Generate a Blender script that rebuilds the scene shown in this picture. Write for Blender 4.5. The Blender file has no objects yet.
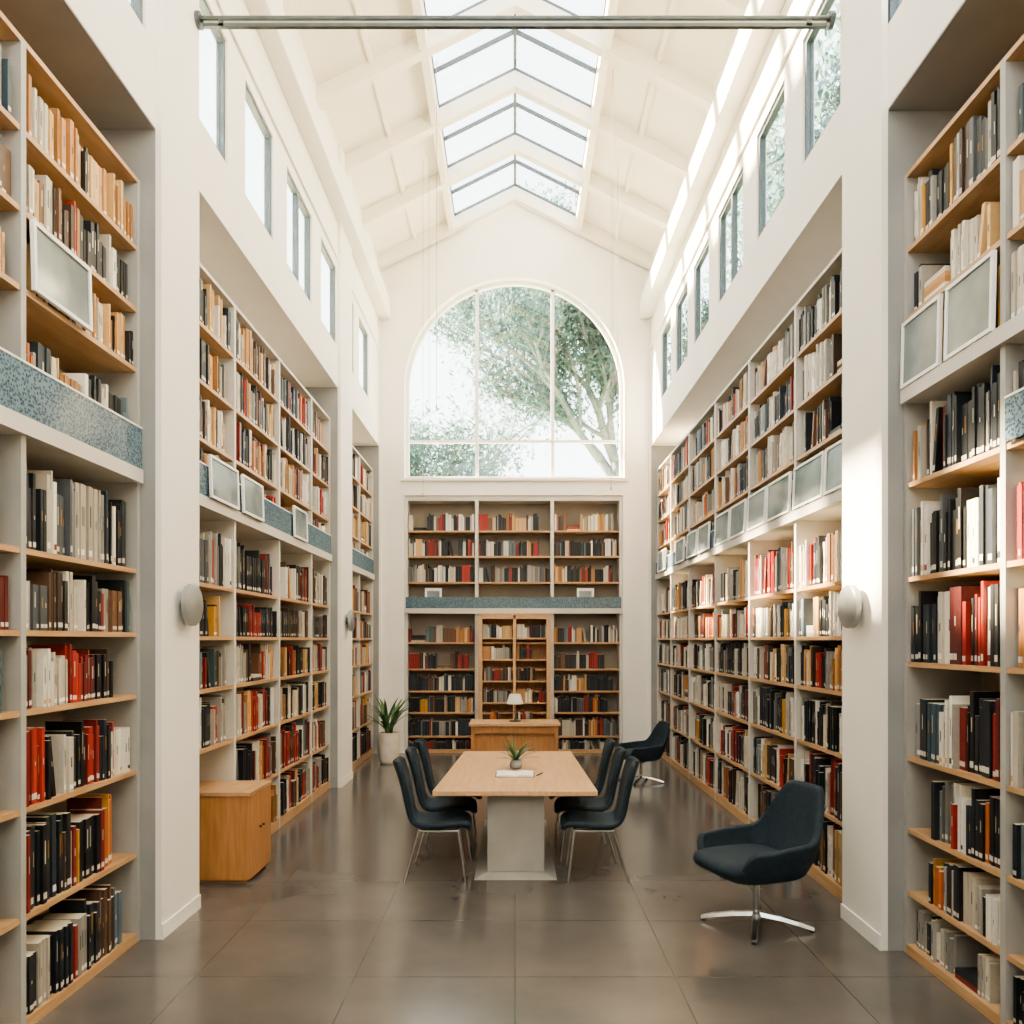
import bpy, bmesh, math, random
from mathutils import Vector, Matrix
random.seed(11)
SC=bpy.context.scene
COL=SC.collection

def lin(h):
    h=h.lstrip('#'); r=[int(h[i:i+2],16)/255 for i in (0,2,4)]
    return tuple((c/12.92 if c<=0.04045 else ((c+0.055)/1.055)**2.4) for c in r)+(1.0,)

# ---------------- materials ----------------
def mat(name,c,rough=0.6,metal=0.0,c2=None,scale=5,stretch=(1,1,1),bump=0.0,bscale=60,spec=0.5,detail=4):
    m=bpy.data.materials.new(name); m.use_nodes=True
    nt=m.node_tree; b=nt.nodes['Principled BSDF']
    b.inputs['Base Color'].default_value=lin(c); b.inputs['Roughness'].default_value=rough
    b.inputs['Metallic'].default_value=metal
    b.inputs['Specular IOR Level'].default_value=spec
    tc=nt.nodes.new('ShaderNodeTexCoord'); mp=nt.nodes.new('ShaderNodeMapping')
    mp.inputs['Scale'].default_value=stretch
    nt.links.new(tc.outputs['Object'],mp.inputs['Vector'])
    if c2:
        n=nt.nodes.new('ShaderNodeTexNoise'); n.inputs['Scale'].default_value=scale; n.inputs['Detail'].default_value=detail
        nt.links.new(mp.outputs['Vector'],n.inputs['Vector'])
        r=nt.nodes.new('ShaderNodeValToRGB')
        r.color_ramp.elements[0].position=0.35; r.color_ramp.elements[1].position=0.65
        r.color_ramp.elements[0].color=lin(c); r.color_ramp.elements[1].color=lin(c2)
        nt.links.new(n.outputs['Fac'],r.inputs['Fac']); nt.links.new(r.outputs['Color'],b.inputs['Base Color'])
    if bump:
        n2=nt.nodes.new('ShaderNodeTexNoise'); n2.inputs['Scale'].default_value=bscale
        nt.links.new(mp.outputs['Vector'],n2.inputs['Vector'])
        bp=nt.nodes.new('ShaderNodeBump'); bp.inputs['Strength'].default_value=bump; bp.inputs['Distance'].default_value=0.01
        nt.links.new(n2.outputs['Fac'],bp.inputs['Height']); nt.links.new(bp.outputs['Normal'],b.inputs['Normal'])
    return m
M={}
M['plaster']=mat('plaster','#f2ede5',0.75,c2='#f5f1ea',scale=1.5,bump=0.04,bscale=40)
M['ceil']=mat('ceiling_paint','#f1eadf',0.8,c2='#f4ede2',scale=1.2)
M['shelfwhite']=mat('shelf_paint','#c6c2ba',0.5,c2='#cfcbc3',scale=2)
M['shelfgrey']=mat('shelf_paint_grey','#a09f9b',0.5,c2='#aaa9a5',scale=2)
M['nicheshade']=mat('niche_painted_shade','#8f9090',0.6,c2='#999a99',scale=2)  # shade of the recess returns painted in as a darker grey
M['wood']=mat('oak','#b08a62',0.42,c2='#c19d76',scale=6,stretch=(3,0.5,6))
M['woodx']=mat('oak_x','#c39a70',0.32,c2='#d1ac84',scale=5,stretch=(6,0.6,6))
M['woodz']=mat('oak_z','#a8774a',0.45,c2='#b88759',scale=6,stretch=(5,5,0.5))
M['woodback']=mat('oak_back','#876547',0.6,c2='#99744f',scale=4,stretch=(1,1,4))
M['backpanel']=mat('back_panel','#958b7e',0.7,c2='#9f9587',scale=3)
M['dark']=mat('navy_charcoal_fabric','#1d2933',0.75,c2='#24323d',scale=30,bump=0.25,bscale=220,spec=.35)
M['metal']=mat('brushed_steel','#b9bcbe',0.25,1.0,c2='#c6c8c9',scale=30)
M['bar']=mat('grey_steel','#4e5554',0.45,0.6,c2='#5a6060',scale=10)
M['darkframe']=mat('dark_frame','#525b60',0.5,0.2,c2='#5c656c',scale=8)
M['pedestal']=mat('pedestal_paint','#9c9a94',0.5,c2='#a5a39d',scale=4)
M['white']=mat('white_enamel','#ecebe7',0.4,c2='#f2f1ee',scale=5)
M['disc']=mat('sconce_grey','#8f9292',0.4,0.3,c2='#9a9d9d',scale=8)
M['ceramic']=mat('ceramic','#d2c8ba',0.5,c2='#dcd4c8',scale=8,bump=0.1,bscale=30)
M['leaf']=mat('leaf_green','#43603e',0.5,c2='#638055',scale=8)
M['soil']=mat('soil','#3b2d22',0.9,c2='#4b3a2c',scale=30)
M['bark']=mat('bark','#747c7a',0.9,c2='#828a87',scale=8)
M['grass']=mat('grass','#93a388',0.9,c2='#a3b297',scale=2)
M['paper']=mat('paper','#f2efe8',0.7,c2='#e9e6de',scale=20)
M['shade']=mat('lamp_shade','#e8e4da',0.6,c2='#efece4',scale=9)

def floor_mat():
    m=mat('polished_concrete','#5a5754',0.17,c2='#676360',scale=1.3,detail=6)
    nt=m.node_tree; b=nt.nodes['Principled BSDF']
    ramp=[n for n in nt.nodes if n.type=='VALTORGB'][0]
    mp=[n for n in nt.nodes if n.type=='MAPPING'][0]
    br=nt.nodes.new('ShaderNodeTexBrick'); br.offset=0.0
    br.inputs['Scale'].default_value=1.0; br.inputs['Brick Width'].default_value=0.95; br.inputs['Row Height'].default_value=0.95
    br.inputs['Mortar Size'].default_value=0.004; br.inputs['Color1'].default_value=(1,1,1,1); br.inputs['Color2'].default_value=(0.9,0.9,0.9,1)
    br.inputs['Mortar'].default_value=(0.5,0.5,0.5,1)
    nt.links.new(mp.outputs['Vector'],br.inputs['Vector'])
    mx=nt.nodes.new('ShaderNodeMix'); mx.data_type='RGBA'; mx.blend_type='MULTIPLY'; mx.inputs[0].default_value=1
    nt.links.new(ramp.outputs['Color'],mx.inputs[6]); nt.links.new(br.outputs['Color'],mx.inputs[7])
    nt.links.new(mx.outputs[2],b.inputs['Base Color'])
    n=nt.nodes.new('ShaderNodeTexNoise'); n.inputs['Scale'].default_value=1.0; n.inputs['Detail'].default_value=2
    nt.links.new(mp.outputs['Vector'],n.inputs['Vector'])
    rr=nt.nodes.new('ShaderNodeMapRange'); rr.inputs['To Min'].default_value=0.14; rr.inputs['To Max'].default_value=0.23
    nt.links.new(n.outputs['Fac'],rr.inputs['Value']); nt.links.new(rr.outputs['Result'],b.inputs['Roughness'])
    b.inputs['Specular IOR Level'].default_value=0.7
    return m
M['floor']=floor_mat()

def glass_mat(name,tint,gl=0.1,rough=0.02,alpha=0.0,dc='#ffffff',dc2='#dfe6ea',sc=26,tex='vor'):
    m=bpy.data.materials.new(name); m.use_nodes=True; nt=m.node_tree
    nt.nodes.clear(); o=nt.nodes.new('ShaderNodeOutputMaterial')
    t=nt.nodes.new('ShaderNodeBsdfTransparent'); t.inputs['Color'].default_value=lin(tint)
    g=nt.nodes.new('ShaderNodeBsdfGlossy'); g.inputs['Roughness'].default_value=rough
    mx=nt.nodes.new('ShaderNodeMixShader'); mx.inputs[0].default_value=gl
    nt.links.new(t.outputs[0],mx.inputs[1]); nt.links.new(g.outputs[0],mx.inputs[2])
    last=mx
    if alpha>0:
        d=nt.nodes.new('ShaderNodeBsdfDiffuse')
        tc=nt.nodes.new('ShaderNodeTexCoord')
        v=nt.nodes.new('ShaderNodeTexVoronoi' if tex=='vor' else 'ShaderNodeTexNoise'); v.inputs['Scale'].default_value=sc
        nt.links.new(tc.outputs['Object'],v.inputs['Vector'])
        r=nt.nodes.new('ShaderNodeValToRGB'); r.color_ramp.elements[0].position=0.25; r.color_ramp.elements[1].position=0.6
        r.color_ramp.elements[0].color=lin(dc); r.color_ramp.elements[1].color=lin(dc2)
        nt.links.new(v.outputs[0],r.inputs['Fac']); nt.links.new(r.outputs['Color'],d.inputs['Color'])
        m2=nt.nodes.new('ShaderNodeMixShader'); m2.inputs[0].default_value=alpha
        nt.links.new(mx.outputs[0],m2.inputs[1]); nt.links.new(d.outputs[0],m2.inputs[2]); last=m2
    nt.links.new(last.outputs[0],o.inputs['Surface'])
    return m
M['glass']=glass_mat('window_glass','#f6fafb',0.05)
M['frost']=glass_mat('patterned_glass','#a9bac5',0.08,0.1,0.65,'#3d5465','#8199a8',60)
M['dispglass']=glass_mat('display_glass','#bccacf',0.2,0.08,0.5,'#7d8c92','#b3bec0',3,'noise')

def leafcard_mat():
    m=bpy.data.materials.new('hazed_foliage'); m.use_nodes=True; nt=m.node_tree; nt.nodes.clear()
    o=nt.nodes.new('ShaderNodeOutputMaterial'); d=nt.nodes.new('ShaderNodeBsdfDiffuse'); t=nt.nodes.new('ShaderNodeBsdfTranslucent')
    mx=nt.nodes.new('ShaderNodeMixShader'); mx.inputs[0].default_value=0.5
    tc=nt.nodes.new('ShaderNodeTexCoord'); n=nt.nodes.new('ShaderNodeTexNoise'); n.inputs['Scale'].default_value=1.5
    r=nt.nodes.new('ShaderNodeValToRGB'); r.color_ramp.elements[0].color=lin('#54706f'); r.color_ramp.elements[1].color=lin('#789592')  # outdoor haze is put into these pale blue-grey leaf colours
    nt.links.new(tc.outputs['Object'],n.inputs['Vector']); nt.links.new(n.outputs['Fac'],r.inputs['Fac'])
    nt.links.new(r.outputs[0],d.inputs[0]); nt.links.new(r.outputs[0],t.inputs[0])
    nt.links.new(d.outputs[0],mx.inputs[1]); nt.links.new(t.outputs[0],mx.inputs[2]); nt.links.new(mx.outputs[0],o.inputs[0])
    return m
M['foliage']=leafcard_mat()

def book_mat():
    m=bpy.data.materials.new('book_covers'); m.use_nodes=True; nt=m.node_tree; b=nt.nodes['Principled BSDF']
    a=nt.nodes.new('ShaderNodeVertexColor'); a.layer_name='Col'
    n=nt.nodes.new('ShaderNodeTexNoise'); n.inputs['Scale'].default_value=40
    tc=nt.nodes.new('ShaderNodeTexCoord'); nt.links.new(tc.outputs['Object'],n.inputs['Vector'])
    mr=nt.nodes.new('ShaderNodeMapRange'); mr.inputs['To Min'].default_value=0.82; mr.inputs['To Max'].default_value=1.05
    nt.links.new(n.outputs['Fac'],mr.inputs['Value'])
    v=nt.nodes.new('ShaderNodeVectorMath'); v.operation='SCALE'
    nt.links.new(a.outputs['Color'],v.inputs[0]); nt.links.new(mr.outputs['Result'],v.inputs['Scale'])
    nt.links.new(v.outputs['Vector'],b.inputs['Base Color']); b.inputs['Roughness'].default_value=0.5
    return m
M['book']=book_mat()

# ---------------- mesh builder ----------------
class MB:
    def __init__(s): s.v=[]; s.f=[]; s.m=[]; s.c=[]; s.mats=[]
    def mi(s,k):
        if k not in s.mats: s.mats.append(k)
        return s.mats.index(k)
    def add(s,vs,fs,k,cols=None):
        o=len(s.v); s.v+= [tuple(p) for p in vs]; i=s.mi(k)
        for j,f in enumerate(fs):
            s.f.append([a+o for a in f]); s.m.append(i); s.c.append(cols[j] if cols else (1,1,1,1))
    def box(s,x0,x1,y0,y1,z0,z1,k):
        if x0>x1: x0,x1=x1,x0
        if y0>y1: y0,y1=y1,y0
        vs=[(x0,y0,z0),(x1,y0,z0),(x1,y1,z0),(x0,y1,z0),(x0,y0,z1),(x1,y0,z1),(x1,y1,z1),(x0,y1,z1)]
        s.add(vs,[(0,3,2,1),(4,5,6,7),(0,1,5,4),(1,2,6,5),(2,3,7,6),(3,0,4,7)],k)
    def hexa(s,vs,k,cols=None):
        s.add(vs,[(0,3,2,1),(4,5,6,7),(0,1,5,4),(1,2,6,5),(2,3,7,6),(3,0,4,7)],k,cols)
    def cyl(s,p0,p1,r0,r1,k,n=14):
        p0=Vector(p0);p1=Vector(p1); d=(p1-p0).normalized()
        a=d.orthogonal().normalized(); b=d.cross(a); vs=[]
        for p,r in((p0,r0),(p1,r1)):
            for i in range(n):
                t=2*math.pi*i/n; vs.append(p+a*r*math.cos(t)+b*r*math.sin(t))
        fs=[(i,(i+1)%n,n+(i+1)%n,n+i) for i in range(n)]+[tuple(range(n-1,-1,-1)),tuple(range(n,2*n))]
        s.add(vs,fs,k)
    def lathe(s,c,prof,k,n=28):
        vs=[];fs=[]
        for r,z in prof:
            for i in range(n):
                t=2*math.pi*i/n; vs.append((c[0]+r*math.cos(t),c[1]+r*math.sin(t),c[2]+z))
        for j in range(len(prof)-1):
            for i in range(n):
                fs.append((j*n+i,j*n+(i+1)%n,(j+1)*n+(i+1)%n,(j+1)*n+i))
        fs.append(tuple(range(n-1,-1,-1)))
        s.add(vs,fs,k)
    def build(s,name,parent=None,bevel=0,smooth=False,color=False,loc=None,rotz=0,recalc=True):
        me=bpy.data.meshes.new(name); me.from_pydata(s.v,[],s.f)
        for k in s.mats: me.materials.append(M[k])
        me.polygons.foreach_set('material_index',s.m)
        if color:
            a=me.color_attributes.new('Col','FLOAT_COLOR','CORNER'); arr=[]
            for f,c in zip(s.f,s.c): arr+=list(c)*len(f)
            a.data.foreach_set('color',arr)
        me.update()
        if recalc:
            bm=bmesh.new(); bm.from_mesh(me); bmesh.ops.recalc_face_normals(bm,faces=bm.faces); bm.to_mesh(me); bm.free()
        ob=bpy.data.objects.new(name,me); COL.objects.link(ob)
        if parent: ob.parent=parent
        if loc: ob.location=loc
        ob.rotation_euler[2]=rotz
        if bevel:
            b=ob.modifiers.new('bev','BEVEL'); b.width=bevel; b.segments=2; b.limit_method='ANGLE'
        if smooth:
            for p in me.polygons: p.use_smooth=True
            if smooth=='auto':
                try: me.set_sharp_from_angle(angle=math.radians(35))
                except Exception: pass
        return ob
def empty(name,loc=(0,0,0),rotz=0,scale=1):
    e=bpy.data.objects.new(name,None); COL.objects.link(e); e.location=loc; e.rotation_euler[2]=rotz; e.scale=(scale,)*3
    e.empty_display_size=0.2
    return e

# ---------------- room ----------------
W=2.40; PW=2.36; YB=14.15; Y0=-2.0
ZN=5.42; ZW0,ZW1=5.96,7.0; ZE=8.72; APX=9.92; PIT=0.5
NB=3.0   # niche back
def roofz(x): return APX-PIT*abs(x)

m=MB(); m.box(-3.3,3.3,Y0-.3,14.9,-0.12,0,'floor'); m.build('floor')
m=MB(); m.box(-60,60,-40,90,-0.3,-0.13,'grass'); m.build('ground')
m=MB(); m.box(-3.1,3.1,Y0-.2,Y0,0,5.0,'plaster'); m.build('added_wall_front')  # unseen wall added behind camera to cut fill light, open above

wins=[(4.45,5.2),(5.9,6.68),(7.12,7.95),(8.42,9.45),(9.9,10.75),(11.12,11.95),(12.3,13.1),(3.1,3.9),(1.7,2.5),(.2,1.0)]
wins.sort()
def side(sg,name,pillars):
    m=MB()
    T=.1
    def bx(xa,xb,y0,y1,z0,z1,k='plaster'): m.box(sg*xa,sg*xb,y0,y1,z0,z1,k)
    bx(W,W+T,Y0,YB,ZN,ZW0)
    bx(W,W+T,Y0,YB,ZW1,ZE)
    y=Y0
    for a,b in wins:
        bx(W,W+T,y,a,ZW0,ZW1); y=b
    bx(W,W+T,y,YB,ZW0,ZW1)
    bx(W+T,NB+0.1,Y0,YB,ZN,ZN+0.1,'plaster')
    bx(NB,NB+0.1,Y0,YB,0,ZN,'plaster')
    ye=pillars[1][0]
    bx(W+.002,NB,1.6,ye,ZN-.012,ZN-.0005,'nicheshade')  # thin added sheet, paints the near soffit in the shade grey
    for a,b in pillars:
        bx(PW,W,a,b,0,ZE); bx(W,NB,a+0.001,b-0.001,0,ZN,'nicheshade')
    m.build(name)
    t=MB()
    t.box(sg*2.2,sg*W,Y0,YB,7.66,8.0,'plaster'); t.box(sg*2.3,sg*W,Y0,YB,8.0,8.12,'plaster')
    t.box(sg*2.37,sg*W,Y0,YB,7.12,7.17,'plaster')
    t.build('trim_cornice_left' if sg<0 else 'trim_cornice_right',bevel=0.01)
    b=MB()
    for a,bb in pillars:
        b.box(sg*(PW-0.012),sg*PW,a,bb,0,0.1,'plaster')
    b.build('baseboard_left' if sg<0 else 'baseboard_right')
    for i,(a,b_) in enumerate(wins):
        w=MB(); fr=0.04
        xa,xb=sg*(W+0.02),sg*(W+0.08)
        k='darkframe'
        w.box(xa,xb,a,a+fr,ZW0,ZW1,k); w.box(xa,xb,b_-fr,b_,ZW0,ZW1,k)
        w.box(xa,xb,a+fr,b_-fr,ZW0,ZW0+fr,k); w.box(xa,xb,a+fr,b_-fr,ZW1-fr,ZW1,k)
        if i==6: w.box(xa,xb,(a+b_)/2-0.025,(a+b_)/2+0.025,ZW0+fr,ZW1-fr,k)
        w.box(sg*(W+0.05),sg*(W+0.055),a+fr,b_-fr,ZW0+fr,ZW1-fr,'glass')
        w.build('window_%d'%(i+1+(0 if sg<0 else 20)))
side(-1,'wall_left',[(Y0,1.6),(5.34,5.98),(10.83,11.6),(14.1,YB)])
side(1,'wall_right',[(Y0,1.6),(5.15,5.77),(14.1,YB)])

# back wall with arch + shelf recess
R=1.94; CX=-0.01; CZ=6.46; ZS=4.86; BZ=4.56; BX0,BX1=-1.96,1.91
m=MB(); ya,yb=YB,YB+0.3
m.box(-3.1,BX0,ya,yb+0.35,0,ZS,'plaster'); m.box(BX1,3.1,ya,yb+0.35,0,ZS,'plaster')
m.box(BX0,BX1,ya,yb+0.35,BZ,ZS,'plaster')
m.box(BX0,BX1,yb+0.25,yb+0.35,0,BZ,'plaster')
m.box(-2.62,CX-R,ya,yb,ZS,CZ,'plaster'); m.box(CX+R,2.62,ya,yb,ZS,CZ,'plaster')
N=48
for side_ in (-1,1):
    x0=CX+side_*R; x1=side_*2.62
    vs=[(x0,ya,CZ),(x1,ya,CZ),(x1,yb,CZ),(x0,yb,CZ),(x0,ya,roofz(x0)),(x1,ya,roofz(x1)),(x1,yb,roofz(x1)),(x0,yb,roofz(x0))]
    m.hexa(vs,'plaster')
pts=[(CX-R*math.cos(math.pi*i/N),CZ+R*math.sin(math.pi*i/N)) for i in range(N+1)]
for i in range(N):
    (xa,za),(xb,zb)=pts[i],pts[i+1]
    m.hexa([(xa,ya,za),(xb,ya,zb),(xb,yb,zb),(xa,yb,za),(xa,ya,roofz(xa)),(xb,ya,roofz(xb)),(xb,yb,roofz(xb)),(xa,yb,roofz(xa))],'plaster')
m.build('wall_back')
w=MB(); fy0,fy1=YB+0.12,YB+0.2; fr=0.06
for i in range(N):
    (xa,za),(xb,zb)=pts[i],pts[i+1]
    def inn(x,z): return (CX+(x-CX)*(R-fr)/R, CZ+(z-CZ)*(R-fr)/R)
    a,b=inn(xa,za),inn(xb,zb)
    w.hexa([(xa,fy0,za),(xb,fy0,zb),(xb,fy1,zb),(xa,fy1,za),(a[0],fy0,a[1]),(b[0],fy0,b[1]),(b[0],fy1,b[1]),(a[0],fy1,a[1])],'white')
w.box(CX-R,CX-R+fr,fy0,fy1,ZS,CZ,'white'); w.box(CX+R-fr,CX+R,fy0,fy1,ZS,CZ,'white'); w.box(CX-R+fr,CX+R-fr,fy0,fy1,ZS,ZS+fr,'white')
for x in (-0.68,0.67):
    zt=CZ+math.sqrt(R*R-x*x)-0.03
    w.box(x-0.03,x+0.03,fy0,fy1,ZS+fr,zt,'white')
w.box(CX-R+fr,CX+R-fr,fy0+0.01,fy1-0.01,5.52,5.57,'white')
gy=YB+0.16
vs=[(p[0],gy,p[1]) for p in [(CX-R+0.02,ZS+0.02)]+pts+[(CX+R-0.02,ZS+0.02)]]
w.add(vs,[tuple(range(len(vs)))],'glass')
w.build('window_50',recalc=False)
t=MB(); Ro=R+0.07
for i in range(N):
    a0,a1=math.pi*i/N,math.pi*(i+1)/N
    def P(r,a,y): return (CX-r*math.cos(a),y,CZ+r*math.sin(a))
    t.hexa([P(R,a0,YB-0.03),P(R,a1,YB-0.03),P(R,a1,YB),P(R,a0,YB),P(Ro,a0,YB-0.03),P(Ro,a1,YB-0.03),P(Ro,a1,YB),P(Ro,a0,YB)],'plaster')
t.box(CX-Ro,CX-R,YB-0.03,YB,ZS,CZ,'plaster'); t.box(CX+R,CX+Ro,YB-0.03,YB,ZS,CZ,'plaster')
t.box(CX-Ro,CX+Ro,YB-0.05,YB,ZS-0.05,ZS,'plaster')
t.build('trim_arch')

# ceiling
SKY=1.06
m=MB()
def slope(m,xa,xb,y0,y1,dz0,dz1,k):
    m.hexa([(xa,y0,roofz(xa)+dz0),(xb,y0,roofz(xb)+dz0),(xb,y1,roofz(xb)+dz0),(xa,y1,roofz(xa)+dz0),
            (xa,y0,roofz(xa)+dz1),(xb,y0,roofz(xb)+dz1),(xb,y1,roofz(xb)+dz1),(xa,y1,roofz(xa)+dz1)],k)
for s in(-1,1):
    slope(m,s*2.75,s*SKY,Y0,YB+0.35,0,0.12,'ceil')
m.build('ceiling')
m=MB()
YR=[YB-0.12-1.42*i for i in range(12)]
for y in YR:
    for s in(-1,1):
        slope(m,s*(W-0.001),0,y-0.07,y+0.07,-0.22,0.0,'ceil')
for s in(-1,1):
    m.hexa([(s*(SKY+0.1),Y0,roofz(SKY)-0.24),(s*SKY,Y0,roofz(SKY)-0.24),(s*SKY,YB,roofz(SKY)-0.24),(s*(SKY+0.1),YB,roofz(SKY)-0.24),
            (s*(SKY+0.1),Y0,roofz(SKY)+0.13),(s*SKY,Y0,roofz(SKY)+0.13),(s*SKY,YB,roofz(SKY)+0.13),(s*(SKY+0.1),YB,roofz(SKY)+0.13)],'ceil')
    slope(m,s*1.77,s*1.72,Y0,YB,-0.05,0.0,'ceil')
m.build('ceiling_beams')
m=MB()
for s in(-1,1):
    slope(m,s*SKY,0.0,Y0,YB+0.3,0.09,0.10,'glass')
    ys=[YB-0.12-0.71*i for i in range(22)]
    for y in ys:
        slope(m,s*SKY,0.0,y-0.015,y+0.015,0.03,0.085,'darkframe')
m.box(-0.02,0.02,Y0,YB,APX+0.0,APX+0.09,'darkframe')
m.build('window_60')

# ---------------- bookcases & books ----------------
def H(*a): return [lin(x) for x in a]
PAL={'dark':H('#1a1d21','#20262c','#141619','#26303a','#2b2c2e','#1d2329','#101214'),
'white':H('#ded7c9','#cbc3b4','#e6e0d5','#bfb7a8','#eae6dd','#b2aa9e'),
'red':H('#a12f27','#7c2622','#b03a2b','#88241c','#5c201d'),
'tan':H('#c4925d','#b27f4b','#d6b07e','#c5a06b','#a07041'),
'teal':H('#3f525c','#637480','#4a5f60','#717f83'),
'brown':H('#5f4636','#73533d','#4a3a30','#3b2c24'),
'yel':H('#c89440','#c06a38'),
'grey':H('#74736f','#93918c','#53575b','#a19d95')}
MIX={'low':dict(dark=11,white=6,red=3.2,teal=1.4,brown=2,yel=.3,grey=2.2,tan=1),
'lowred':dict(dark=6,white=4.5,red=6,teal=1.2,brown=2.4,yel=.4,grey=2,tan=1.2),
'tan':dict(dark=3,white=3,red=.5,teal=.6,brown=2,yel=1.2,grey=1,tan=8),
'cream':dict(dark=3,white=8,red=1.2,teal=.7,brown=1.2,yel=.5,grey=2,tan=4.5),
'mix':dict(dark=6,white=6,red=2.8,teal=1,brown=2,yel=.5,grey=2.2,tan=3),
'white':dict(dark=9,white=7.5,red=.9,teal=.9,brown=.8,yel=.2,grey=3,tan=.9)}
def pick(mix):
    d=MIX[mix]; k=random.choices(list(d),list(d.values()))[0]; return k,random.choice(PAL[k])
CREAM=lin('#ddd3c0')
def book(m,T,a,w,z,h,d0,dd,col,lean,detail):
    vs=[T(a,d0,z),T(a+w,d0,z),T(a+w,d0+dd,z),T(a,d0+dd,z),
        T(a+lean,d0,z+h),T(a+w+lean,d0,z+h),T(a+w+lean,d0+dd,z+h),T(a+lean,d0+dd,z+h)]
    m.hexa(vs,'book',[col,CREAM,col,col,col,col])
    if detail:
        def strip(f0,f1,c,ins=0.0):
            l0,l1=lean*f0,lean*f1
            m.add([T(a+l0+ins,d0-.0015,z+h*f0),T(a+w+l0-ins,d0-.0015,z+h*f0),T(a+w+l1-ins,d0-.0015,z+h*f1),T(a+l1+ins,d0-.0015,z+h*f1)],[(0,1,2,3)],'book',[c])
        lum=sum(col[:3])/3
        r=random.random()
        if lum<0.25:
            if r<.75: strip(.06,.14,lin('#d6d1c6'),w*.06)
            if random.random()<.5: strip(.5,.5+random.uniform(.05,.35),random.choice(H('#b9b2a0','#a97a3a','#c9c4b8')),w*.36)
        else:
            if r<.55: strip(.06,.14,lin('#f1eee7') if lum<.6 else random.choice(H('#8b3a30','#35393d','#c9a06a')),w*.06)
            if random.random()<.6: strip(.45,.45+random.uniform(.1,.35),random.choice(H('#2a2d31','#6f6a62','#44525c')),w*.36)
def shelf_books(m,T,a0,a1,z,space,mix,detail,wmul=1.0,fill=.94,hcap=.4):
    a=a0+.012; base=min(hcap,space*random.uniform(.72,.85)); end=a1-.015
    if random.random()>fill: a+=random.uniform(.1,.3)
    end-= (random.uniform(.03,.25) if random.random()<.35 else 0)
    while a<end-.03:
        n=random.choice([1,1,1,2,2,3,4,6]); k,col=pick(mix)
        ser=random.random()<.4; w0=random.uniform(.02,.042)*wmul; h0=base*random.uniform(.8,1.1); d0=random.uniform(.01,.05)
        for _ in range(n):
            w=w0 if ser else random.choice([random.uniform(.014,.03),random.uniform(.02,.046)])*wmul
            h=h0 if ser else base*random.uniform(.76,1.14)
            h=min(h,space-.02)
            if a+w>end: break
            c=col if ser else random.choice(PAL[k])
            f=random.uniform(.8,1.1); c=(c[0]*f,c[1]*f,c[2]*f,1)
            book(m,T,a,w-.002,z,h,d0+random.uniform(-.008,.012),random.uniform(.19,.23),c,0,detail)
            a+=w
        if random.random()<.03 and a<end-.25:
            w=.03; L=-.05
            a+=.055
            book(m,T,a,w,z,base*.95,.03,.2,pick(mix)[1],L,detail); a+=w+random.uniform(.02,.1)
        elif random.random()<.008 and a<end-.35:
            zz=z; L=random.uniform(.22,.28)
            for _ in range(random.randint(2,4)):
                th=random.uniform(.025,.04); c=pick(mix)[1]
                m.hexa([T(a+.01,.03,zz),T(a+L,.03,zz),T(a+L,.22,zz),T(a+.01,.22,zz),T(a+.01,.03,zz+th),T(a+L,.03,zz+th),T(a+L,.22,zz+th),T(a+.01,.22,zz+th)],'book',[c]*6); zz+=th
            a+=L+.02

ZLOW=[0.1,0.60,1.12,1.60,2.03,2.46]
def bookcase(sg,xf,ups,zs,ledge,top,mixf,detail,skip=None,back='backpanel',paint='shelfwhite',near=False):
    dep=NB-0.012-xf
    m=MB()
    def bx(d0,d1,y0,y1,z0,z1,k): m.box(sg*(xf+d0),sg*(xf+d1),y0,y1,z0,z1,k)
    T=lambda a,d,z:(sg*(xf+d),a,z)
    t=.022
    for i,y in enumerate(ups):
        y0,y1=y-t,y+t
        if i==0: y0,y1=y+.004,y+2*t
        if i==len(ups)-1: y0,y1=y-2*t,y-.004
        bx(0,dep,y0,y1,0,top,paint)
    bk=MB()
    for i in range(len(ups)-1):
        a0=ups[i]+(2*t if i==0 else t); a1=ups[i+1]-(2*t if i==len(ups)-2 else t)
        for j,z in enumerate(zs):
            if skip and i==skip[0] and z<skip[1]: continue
            zn=zs[j+1] if j+1<len(zs) else top
            if j==0: bx(.0,dep,a0,a1,0.0,z,'wood')
            elif abs(z-ledge)<.01: bx(-.03,dep,a0-t,a1+t,z-.09,z,'shelfwhite')
            else: bx(.006,dep,a0,a1,z-.03,z,'wood')
            bx(dep-.012,dep,a0,a1,z,zn-.03,'woodback' if (z>3.7 and near) else back)
            sp=zn-z-.035
            if sp>.6: sp=.5
            shelf_books(bk,T,a0,a1,z+.001,sp,mixf(z,i),detail,hcap=.41)
        bx(0.0,dep,a0,a1,top-.03,top,'wood' if near else 'shelfwhite')
        bx(dep-.006,dep+.005,a0,a1,top,ZN-.02,'woodback' if near else 'plaster')
    m.build('bookcase'); bk.build('books',color=True)

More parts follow.
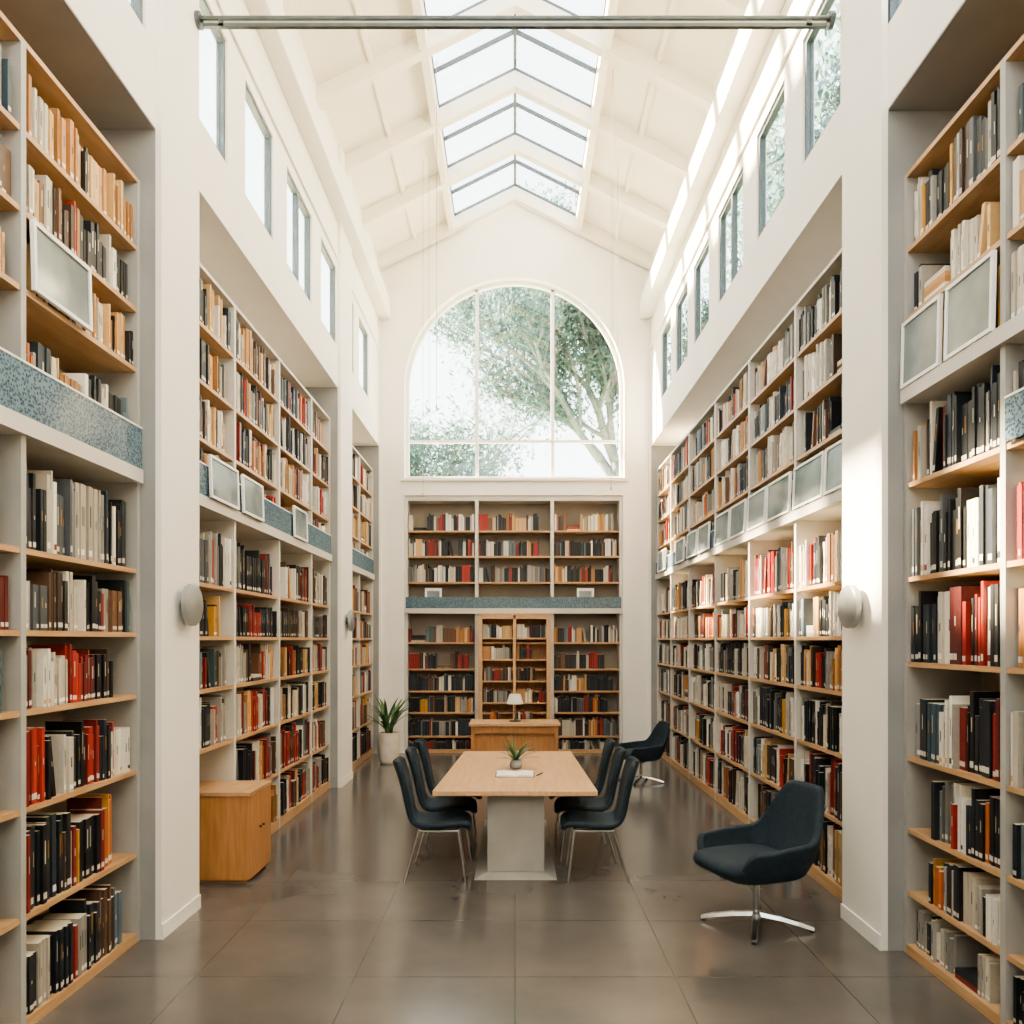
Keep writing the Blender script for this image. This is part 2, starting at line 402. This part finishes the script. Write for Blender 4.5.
def mixL(z,i): return 'tan' if z>3.7 else ('cream' if z>3 else ('lowred' if .5<z<1.0 or 1.5<z<1.8 else random.choice(['low','low','white'])))
def mixR(z,i): return random.choice(['cream','tan','cream']) if z>3 else random.choice(['white','low','white'])
def mixM(z,i): return random.choice(['tan','cream','mix']) if z>3 else random.choice(['mix','low','lowred','low'])
def mixMR(z,i): return random.choice(['cream','mix']) if z>3 else (random.choice(['cream','lowred','mix']) if z>1.9 else random.choice(['low','mix','lowred','white']))
bookcase(-1,2.5,[1.6,2.85,4.07,5.34],[0.06,0.59,1.14,1.64,2.05,2.47,3.13,3.80,4.20,4.61],3.13,5.06,mixL,True,paint='shelfgrey',near=True)
bookcase(1,2.5,[1.6,2.9,4.1,5.15],[0.06,0.40,0.80,1.26,1.86,2.40,3.0,3.60,4.07,4.50],3.60,4.98,mixR,True,paint='shelfgrey',near=True)
zm=ZLOW+[3.15,3.62,4.08,4.54]
bookcase(-1,2.5,[5.98,7.15,8.5,9.85,10.83],zm,3.15,5.0,mixM,True,skip=(0,0.9))
bookcase(-1,2.5,[11.6,12.9,14.1],zm,3.15,5.0,mixM,False)
bookcase(1,2.5,[5.77,7.14,8.55,10.0,11.5,12.85,14.1],zm,3.15,5.0,mixMR,True)

# back bookcase
bz=[0.06,0.30,0.72,1.10,1.49,1.96,2.56,3.03,3.49,3.94]; btop=4.5
m=MB(); bk=MB(); yf=YB+.03; dep=.37; t=.03
ups=[BX0,-0.68,0.66,BX1]
T=lambda a,d,z:(a,yf+d,z)
for i,x in enumerate(ups):
    x0,x1=x-t,x+t
    if i==0:x0,x1=x+.002,x+2*t
    if i==3:x0,x1=x-2*t,x-.002
    m.box(x0,x1,yf,yf+dep,0,BZ-.002,'shelfwhite')
for i in range(3):
    a0=ups[i]+(2*t if i==0 else t); a1=ups[i+1]-(2*t if i==2 else t)
    m.box(a0,a1,yf+.003,yf+dep,0,bz[0],'wood')
    for j,z in enumerate(bz):
        zn=bz[j+1] if j+1<len(bz) else btop
        if j: m.box(a0,a1,yf+.004,yf+dep,z-.03,z,'wood' if abs(z-2.56)>.01 else 'shelfwhite')
        m.box(a0,a1,yf+dep-.012,yf+dep-.001,z,zn-.03,'backpanel')
        if i==1 and z<2.3: continue
        if j==6: continue
        shelf_books(bk,T,a0,a1,z+.001,min(zn-z-.03,.46)*.93,random.choice(['low','low','mix']),False,hcap=.28)
    m.box(a0,a1,yf,yf+dep,btop-.03,BZ-.003,'shelfwhite')
m.box(BX0+.003,BX1-.003,yf-.05,yf-.0,2.47,2.56,'shelfwhite')
m.build('bookcase'); bk.build('books',color=True)
m=MB(); m.box(BX0+.03,BX1-.03,yf-.035,yf-.025,2.56,2.76,'frost'); m.build('glass_railing')
for x in(-1.6,1.1):
    m=MB(); m.box(x,x+.3,yf+.02,yf+.045,2.561,2.92,'white'); m.box(x+.04,x+.26,yf+.015,yf+.0195,2.61,2.87,'dispglass'); m.build('framed_card')
# wooden cabinet (centre)
cab=empty('display_cabinet',(0,0,0))
m=MB(); x0,x1=-0.645,0.625; y0=YB-.12
y1=YB+.02
for xa,xb in((x0,x0+.07),(x1-.07,x1),(-.035,.015)): m.box(xa,xb,y0,y0+.05,.0,2.44,'woodx')
m.box(x0+.07,x1-.07,y0,y0+.05,2.37,2.44,'woodx'); m.box(x0+.07,x1-.07,y0,y0+.05,0,.12,'woodx')
m.box(x0,x1,y0-.015,y1+.3,2.44,2.47,'woodx')
m.box(x0,x0+.03,y0+.05,y1+.33,0,2.44,'woodz'); m.box(x1-.03,x1,y0+.05,y1+.33,0,2.44,'woodz')
m.box(x0+.03,x1-.03,y1+.32,y1+.33,0,2.44,'woodz')
bk=MB(); T=lambda a,d,z:(a,y0+.07+d,z)
for j,z in enumerate([.12,.5,.9,1.28,1.66,2.04]):
    m.box(x0+.03,x1-.03,y0+.052,y1+.32,z-.025,z,'woodx')
    for xa,xb in((x0+.06,-.04),(.02,x1-.05)):
        shelf_books(bk,T,xa,xb,z+.001,.33,'mix',False,hcap=.22)
m.build('cabinet_frame',cab); bk.build('cabinet_books',cab,color=True)

# glass railings / display panels on side ledges
def framed(sg,x,y0,y1,z0,z1,name,tilt=.04):
    m=MB(); f=.022
    def q(ya,yb,za,zb,th0,th1,k):
        def X(z,o): return sg*(x-o-(tilt*(1-(z-z0)/(z1-z0))))
        m.hexa([(X(za,th0),ya,za),(X(za,th0),yb,za),(X(za,th1),yb,za),(X(za,th1),ya,za),(X(zb,th0),ya,zb),(X(zb,th0),yb,zb),(X(zb,th1),yb,zb),(X(zb,th1),ya,zb)],k)
    q(y0,y0+f,z0,z1,0,.022,'white'); q(y1-f,y1,z0,z1,0,.022,'white'); q(y0+f,y1-f,z0,z0+f,0,.022,'white'); q(y0+f,y1-f,z1-f,z1,0,.022,'white')
    q(y0+f,y1-f,z0+f,z1-f,.008,.012,'dispglass')
    m.build(name)
def railing(sg,x,y0,y1,z0,z1):
    m=MB(); m.box(sg*(x-.02),sg*(x-.012),y0,y1,z0,z1,'frost'); m.box(sg*(x-.024),sg*(x-.008),y0,y1,z1,z1+.012,'white'); m.build('glass_railing')
railing(-1,2.5,1.65,5.32,3.132,3.40)
railing(1,2.5,1.65,4.05,3.002,3.22)
framed(-1,2.5,4.12,4.68,3.802,4.17,'display_panel',.01)
framed(1,2.495,4.14,4.6,3.602,4.02,'display_panel',.01); framed(1,2.495,4.66,5.12,3.602,4.02,'display_panel',.01)
for (a,b) in [(5.8,6.38),(6.42,7.1),(7.2,7.85),(7.9,8.5),(8.6,9.2),(9.25,9.9)]:
    framed(1,2.495,a,b,3.152,3.52,'display_panel',.015)
for (a,b) in [(10.1,10.7),(10.8,11.4),(11.6,12.2),(13.0,13.7)]:
    framed(1,2.47,a,b,3.152,3.5,'display_panel',.015)
railing(1,2.495,9.95,14.05,3.152,3.36)
for (a,b) in [(6.45,7.1),(7.22,7.8),(8.9,9.45)]:
    framed(-1,2.475,a,b,3.152,3.5,'display_panel',.012)
railing(-1,2.505,6.02,10.8,3.152,3.40); railing(-1,2.505,11.65,14.05,3.152,3.4)

# ---------------- track rail ----------------
m=MB(); m.cyl((-PW,5.94,6.61),(PW,5.94,6.61),.022,.022,'bar',16); m.box(-PW+.05,PW-.05,5.925,5.955,6.545,6.57,'bar'); m.box(-PW+.05,PW-.05,5.93,5.95,6.57,6.59,'disc')
for s in(-1,1):
    m.cyl((s*PW,5.94,6.6),(s*(PW-.03),5.94,6.6),.06,.06,'bar',20); m.box(s*(PW-.2),s*(PW-.16),5.925,5.955,6.55,6.6,'bar')
m.build('track_rail',smooth='auto')
for x,y,zb in((-1.38,12,4.2),(-1.29,12,4.6),(1.44,12,4.3),(1.54,12,4.9),(-1.0,10.2,5.0),(1.25,10.2,5.0)):
    m=MB(); m.cyl((x,y,zb),(x,y,roofz(x)-.02),.0035,.0035,'disc',6); m.cyl((x,y,zb-.05),(x,y,zb),.012,.008,'disc',8); m.build('hanging_cable')
for sg,y,z in((-1,5.68,2.25),(1,5.48,2.23),(-1,11.2,2.27)):
    e=empty('wall_sconce',(sg*PW,y,z))
    m=MB(); m.cyl((0,0,0),(-sg*.06,0,0),.05,.05,'bar',20); m.build('bracket',e,smooth='auto')
    m=MB(); m.cyl((-sg*.05,0,0),(-sg*.085,0,0),.15,.15,'disc',40); m.cyl((-sg*.085,0,0),(-sg*.095,0,0),.15,.135,'disc',40); m.build('disc',e,smooth='auto')

# ---------------- table ----------------
tb=empty('library_table',(0,0,0))
m=MB()
def tz(z0,z1,ya,yb,wa,wb,k): m.hexa([(-wa,ya,z0),(wa,ya,z0),(wb+.03,yb,z0),(-wb+.03,yb,z0),(-wa,ya,z1),(wa,ya,z1),(wb+.03,yb,z1),(-wb+.03,yb,z1)],k)
tz(.705,.75,6.63,9.0,.685,.60,'woodx'); m.build('table_top',tb,bevel=.006)
m=MB(); m.box(-.235,.25,6.8,8.75,.03,.705,'pedestal'); m.build('pedestal',tb,bevel=.006)
m=MB()
m.hexa([(-.34,6.66,0.001),(.35,6.66,0.001),(.35,8.9,0.001),(-.34,8.9,0.001),(-.25,6.76,.03),(.265,6.76,.03),(.265,8.8,.03),(-.25,8.8,.03)],'pedestal'); m.build('base_plate',tb)
e=empty('open_notebook',(0,7.42,.751))
m=MB()
for s in(-1,1):
    n=6
    for i in range(n):
        a,b=i/n*.17,(i+1)/n*.17
        z=lambda u:.006+.014*math.sin(min(1,u/.17+.1)*math.pi*.8)
        m.hexa([(s*a,-.13,0),(s*b,-.13,0),(s*b,.13,0),(s*a,.13,0),(s*a,-.13,z(a)),(s*b,-.13,z(b)),(s*b,.13,z(b)),(s*a,.13,z(a))],'paper')
m.box(-.18,.18,-.14,.14,-.0005,.0015,'dark')
m.build('pages',e)
m=MB(); m.cyl((.2,-.08,.006),(.26,.07,.006),.005,.004,'dark',8); m.build('pen',e)

def blade(m,base,ang,L,w,up,droop,k='leaf',n=8):
    vs=[];fs=[]; d=Vector((math.cos(ang),math.sin(ang),0)); sd=Vector((-math.sin(ang),math.cos(ang),0))
    p=Vector(base); th=up
    for i in range(n+1):
        t=i/n; ww=w*math.sin(math.pi*min(1,max(0.03,t*.93+.07)))**.8*(1 if t<.98 else .1)
        vs+=[p-sd*ww/2+Vector((0,0,ww*.15)),p.copy(),p+sd*ww/2+Vector((0,0,ww*.15))]
        p=p+(d*math.cos(th)+Vector((0,0,math.sin(th))))*L/n; th-=droop/n
    for i in range(n):
        for j in(0,1): fs.append((i*3+j,i*3+j+1,i*3+3+j+1,i*3+3+j))
    m.add(vs,fs,k)
e=empty('vase_plant',(.01,7.78,.751))
m=MB(); m.lathe((0,0,0),[(.03,0),(.055,.01),(.065,.04),(.055,.07),(.04,.085),(.035,.08),(.045,.05)],'disc'); m.build('vase',e,smooth='auto')
m=MB()
for i in range(34): blade(m,(0,0,.06),random.uniform(0,6.28),random.uniform(.18,.32),.022,random.uniform(.5,1.45),random.uniform(.3,1.1))
m.build('leaves',e,smooth=True)
e=empty('potted_plant',(-2.05,13.0,0))
m=MB(); m.lathe((0,0,0),[(.12,0.0),(.15,.03),(.175,.2),(.18,.4),(.165,.5),(.15,.5),(.15,.44),(.0,.44)],'ceramic'); m.build('pot',e,smooth='auto')
m=MB(); m.cyl((0,0,.43),(0,0,.455),.148,.148,'soil'); m.build('soil',e)
m=MB()
for i in range(24): blade(m,(random.uniform(-.05,.05),random.uniform(-.05,.05),.45),i*2.4+random.uniform(-.3,.3),random.uniform(.55,.88),.06,random.uniform(1.0,1.5),random.uniform(.5,1.6))
m.build('leaves',e,smooth=True)

# ---------------- dining chairs ----------------
def chair(loc,rot):
    e=empty('library_chair',loc,rot)
    prof=[(.265,.41,.2),(.26,.45,.225),(.2,.475,.24),(.08,.465,.25),(-.05,.455,.245),(-.15,.455,.23),(-.21,.49,.205),(-.24,.57,.2),(-.265,.68,.21),(-.295,.8,.22),(-.33,.91,.21),(-.355,.975,.19),(-.365,.995,.15)]
    vs=[];fs=[];nv=9
    for i,(x,z,hw) in enumerate(prof):
        s=i/(len(prof)-1); bk=max(0,(s-.5)*2)
        for j in range(nv):
            v=-1+2*j/(nv-1)
            vs.append((x+.06*v*v*bk,hw*v,z+.018*v*v*(1-bk)))
    for i in range(len(prof)-1):
        for j in range(nv-1): fs.append((i*nv+j,i*nv+j+1,(i+1)*nv+j+1,(i+1)*nv+j))
    m=MB(); m.add(vs,fs,'dark'); o=m.build('seat_shell',e,smooth=True)
    s=o.modifiers.new('s','SOLIDIFY'); s.thickness=.055; s.offset=0
    ss=o.modifiers.new('ss','SUBSURF'); ss.levels=2; ss.render_levels=2
    m=MB()
    r=.012
    for sy in(-1,1):
        m.cyl((.17,sy*.17,.435),(.225,sy*.21,0.0),r,r*.8,'metal'); m.cyl((-.15,sy*.16,.435),(-.27,sy*.2,0.0),r,r*.8,'metal')
        m.cyl((.17,sy*.17,.422),(-.15,sy*.16,.422),r,r,'metal')
    m.cyl((.17,-.17,.422),(.17,.17,.422),r,r,'metal'); m.cyl((-.15,-.16,.422),(-.15,.16,.422),r,r,'metal')
    m.build('legs',e,smooth='auto')
for i,y in enumerate((6.78,7.42,8.06)):
    chair((-.65+.015*i,y,0),random.uniform(-.03,.03)+.05)
    chair((.67-.02*i,y,0),math.pi+random.uniform(-.03,.03)-.05)

# ---------------- lounge swivel chair ----------------
def sst(a,b,x):
    t=max(0,min(1,(x-a)/(b-a))); return t*t*(3-2*t)
def lounge(loc,rot,sc=1):
    e=empty('lounge_chair',loc,rot,sc)
    nu=48; vs=[];fs=[]
    def rim(u):
        a=abs(u)
        h=.97-(.97-.63)*sst(.5,.98,a)
        h-= .03*sst(1.0,2.1,a)
        h-= .18*sst(2.2,2.55,a)
        return h
    vs.append((0.02,0,.34))
    rr=[(.35,'b'),(.7,'b'),(1.0,'b'),(0.2,'w'),(.45,'w'),(.7,'w'),(.88,'w'),(1.0,'w')]
    for val,kind in rr:
        for i in range(nu):
            u=-math.pi+2*math.pi*i/nu
            c,s_=-math.cos(u),math.sin(u)
            n=3.8; q=(abs(c)**n+abs(s_)**n)**(-1/n)
            if kind=='b':
                rx,ry=.28*val,.27*val; z=.34+.03*val*val; x=c*q*rx; y=s_*q*ry
            else:
                h=rim(u); z=.37+(h-.37)*val
                g=(1-(1-min(1,(z-.37)/.25))**2)
                rx=.28+.075*g; ry=.27+.09*g
                x=c*q*rx; y=s_*q*ry
                back=max(0,-c); x-=back*.3*max(0,z-.5)
                y*=1-.35*max(0,z-.66)
            vs.append((x+.02,y,z))
    for i in range(nu): fs.append((0,1+i,1+(i+1)%nu))
    for k in range(len(rr)-1):
        for i in range(nu):
            fs.append((1+k*nu+i,1+k*nu+(i+1)%nu,1+(k+1)*nu+(i+1)%nu,1+(k+1)*nu+i))
    m=MB(); m.add(vs,fs,'dark'); o=m.build('shell',e,smooth=True)
    s=o.modifiers.new('s','SOLIDIFY'); s.thickness=.055; s.offset=-1
    ss=o.modifiers.new('ss','SUBSURF'); ss.levels=1; ss.render_levels=2
    m=MB()
    vs=[];fs=[];nu=32;kk=[(.0,-.05),(.75,-.05),(.97,-.03),(1.0,0.0),(.97,.03),(.8,.052),(.0,.062)]
    for r,z in kk:
        for i in range(nu):
            u=2*math.pi*i/nu; c,s_=math.cos(u),math.sin(u); q=(abs(c)**3.5+abs(s_)**3.5)**(-1/3.5)
            vs.append((.09+c*q*.33*r,s_*q*.285*r,.465+z))
    for k in range(len(kk)-1):
        for i in range(nu): fs.append((k*nu+i,k*nu+(i+1)%nu,(k+1)*nu+(i+1)%nu,(k+1)*nu+i))
    m.add(vs,fs,'dark'); m.build('seat_cushion',e,smooth=True)
    m=MB(); m.cyl((0,0,.07),(0,0,.33),.024,.024,'metal',20); m.cyl((0,0,.3),(0,0,.335),.03,.1,'metal',20); m.cyl((0,0,.06),(0,0,.12),.04,.03,'metal',20)
    for i in range(4):
        a=math.pi/4+i*math.pi/2+.1; c,s_=math.cos(a),math.sin(a)
        pts_=[(0.02,.09,.034),(.15,.075,.03),(.28,.05,.026),(.38,.024,.02)]
        for (r0,z0,w0),(r1,z1,w1) in zip(pts_,pts_[1:]):
            px,py=-s_,c
            m.hexa([(c*r0-px*w0,s_*r0-py*w0,z0-.012),(c*r1-px*w1,s_*r1-py*w1,z1-.012),(c*r1+px*w1,s_*r1+py*w1,z1-.012),(c*r0+px*w0,s_*r0+py*w0,z0-.012),
                    (c*r0-px*w0*.6,s_*r0-py*w0*.6,z0+.014),(c*r1-px*w1*.6,s_*r1-py*w1*.6,z1+.01),(c*r1+px*w1*.6,s_*r1+py*w1*.6,z1+.01),(c*r0+px*w0*.6,s_*r0+py*w0*.6,z0+.014)],'metal')
        m.cyl((c*.365,s_*.365,0),(c*.365,s_*.365,.02),.018,.018,'dark',12)
    m.build('star_base',e,smooth='auto')
lounge((1.69,5.6,0),math.radians(200))
lounge((1.78,11.3,0),math.radians(195),.86)

# ---------------- low cabinet left ----------------
e=empty('wooden_cabinet',(0,0,0))
m=MB(); xa,xb=-2.8,-2.17; y0,y1=6.55,7.115
m.box(xa,xb-.02,y0+.01,y1,.03,.72,'woodz'); m.box(xa+.03,xb-.04,y0+.03,y1-.02,0,.03,'woodback'); m.build('carcass',e)
m=MB(); m.box(xa,xb+.005,y0-.005,y1+.005,.72,.75,'wood'); m.build('top',e,bevel=.003)
m=MB(); ym=(y0+y1)/2
m.box(xb-.02,xb,y0+.012,ym-.003,.04,.715,'woodz'); m.box(xb-.02,xb,ym+.003,y1-.002,.04,.715,'woodz'); m.build('doors',e,bevel=.002)
m=MB()
for y in(ym-.04,ym+.04): m.cyl((xb+.0,y,.42),(xb+.02,y,.42),.008,.012,'bar')
m.build('knobs',e)

# ---------------- desk at back ----------------
e=empty('writing_desk',(0,0,0))
m=MB(); m.box(-.69,.68,11.95,12.6,.71,.75,'woodx'); m.build('desk_top',e,bevel=.004)
m=MB(); m.box(-.66,-.61,11.99,12.57,0,.71,'woodz'); m.box(.6,.65,11.99,12.57,0,.71,'woodz'); m.box(-.61,.6,12.05,12.08,.12,.6,'woodz'); m.box(-.61,.6,11.99,12.03,.6,.71,'woodz'); m.build('desk_frame',e)
e=empty('desk_lamp',(0,12.3,.751))
m=MB(); m.lathe((0,0,0),[(.09,0),(.09,.012),(.02,.02),(.012,.05)],'bar'); m.cyl((0,0,.03),(0,0,.3),.009,.009,'bar'); m.build('stand',e,smooth='auto')
m=MB(); m.lathe((0,0,.27),[(.13,0),(.085,.15),(.08,.15),(.12,0)],'shade'); m.build('shade',e,smooth='auto')

# ---------------- trees ----------------
random.seed(7)
def tree(name,base,start_z,targets,leafn,lsize,spread):
    e=empty(name,base)
    m=MB(); tips=[]
    def seg(p,q,r0,r1): m.cyl(p,q,r0,r1,'bark',8)
    def branch(p,d,L,r,depth):
        n=4; q=p
        for i in range(n):
            d=(d+Vector((random.uniform(-.18,.18),random.uniform(-.18,.18),random.uniform(-.08,.14)))).normalized()
            nq=q+d*L/n; seg(q,nq,r*(1-.1*i),r*(1-.1*(i+1))); q=nq
            if depth<=2: tips.append(q)
            if depth>0 and i>=1:
                for _ in range(2 if depth>1 else 1):
                    nd=(d+Vector((random.uniform(-1,1),random.uniform(-.8,.8),random.uniform(-.35,.7)))*.9).normalized()
                    branch(q,nd,L*random.uniform(.45,.65),r*.5,depth-1)
    fork=Vector((0,0,start_z)); seg(Vector((0.3,0,0)),fork,.24,.18)
    for tx,ty,tz_,r in targets:
        d=Vector((tx,ty,tz_-start_z)); branch(fork,d.normalized(),d.length,r,3)
    m.build('trunk_and_branches',e,smooth=True)
    l=MB()
    for _ in range(leafn):
        t=random.choice(tips); c=t+Vector((random.gauss(0,spread),random.gauss(0,spread),random.gauss(0,spread*.7)))
        a=Vector((random.gauss(0,1),random.gauss(0,1),random.gauss(0,1))).normalized(); b=a.orthogonal().normalized()
        s=lsize*random.uniform(.6,1.3)
        l.add([c-a*s,c-b*s*.45,c+a*s,c+b*s*.45],[(0,1,2,3)],'foliage')
    l.build('foliage',e,recalc=False)
tree('tree',(2.9,22,0),6.2,[(-.5,.3,9.0,.14),(-2.4,-.3,9.0,.11),(.8,.5,9.5,.12),(-1.9,.4,10.3,.1),(-.2,-.4,10.8,.1)],36000,.085,.28)
tree('tree',(-4.4,30,0),4.2,[(-1.2,.3,7.2,.12),(1.4,-.3,7.0,.1),(3.2,.5,6.9,.12),(.2,.4,7.3,.1)],11000,.12,.5)
tree('tree',(7.5,13.5,0),5.6,[(-.5,2.5,9.2,.14),(-.4,-2.5,9.8,.11),(-.8,.5,9.0,.12)],20000,.15,.6)
tree('tree',(7.0,7.5,0),5.2,[(-.5,2.5,8.8,.14),(-.4,-2.5,9.0,.11),(-.3,.5,8.8,.12)],20000,.15,.6)

# ---------------- light ----------------
w=bpy.data.worlds.new('World'); SC.world=w; w.use_nodes=True; nt=w.node_tree; nt.nodes.clear()
o=nt.nodes.new('ShaderNodeOutputWorld'); bg=nt.nodes.new('ShaderNodeBackground'); bg.inputs['Strength'].default_value=5.4
tc=nt.nodes.new('ShaderNodeTexCoord'); sp=nt.nodes.new('ShaderNodeSeparateXYZ'); r=nt.nodes.new('ShaderNodeValToRGB')
nt.links.new(tc.outputs['Generated'],sp.inputs[0]); nt.links.new(sp.outputs['Z'],r.inputs[0])
r.color_ramp.elements[0].position=0.0; r.color_ramp.elements[0].color=(.97,.98,.97,1)
r.color_ramp.elements[1].position=0.9; r.color_ramp.elements[1].color=(0.86,0.89,0.91,1)
nt.links.new(r.outputs[0],bg.inputs['Color']); nt.links.new(bg.outputs[0],o.inputs[0])
sl=bpy.data.lights.new('sun','SUN'); sl.energy=85; sl.angle=math.radians(2.5); sl.color=(1,.76,.5)
so=bpy.data.objects.new('sun',sl); COL.objects.link(so); so.location=(-10,15,15)
d=Vector((1,-.42,-.78)); so.rotation_euler=d.to_track_quat('-Z','Y').to_euler()
try: SC.view_settings.look='AgX - Medium High Contrast'
except Exception as ex: print('look',ex)

cam=bpy.data.cameras.new('camera'); co=bpy.data.objects.new('camera',cam); COL.objects.link(co)
co.location=(0,0,2); co.rotation_euler=(math.pi/2,0,0)
cam.sensor_width=36; cam.lens=800/1024*36; cam.shift_x=-3/1024; cam.shift_y=128/1024
cam.clip_end=300
SC.camera=co
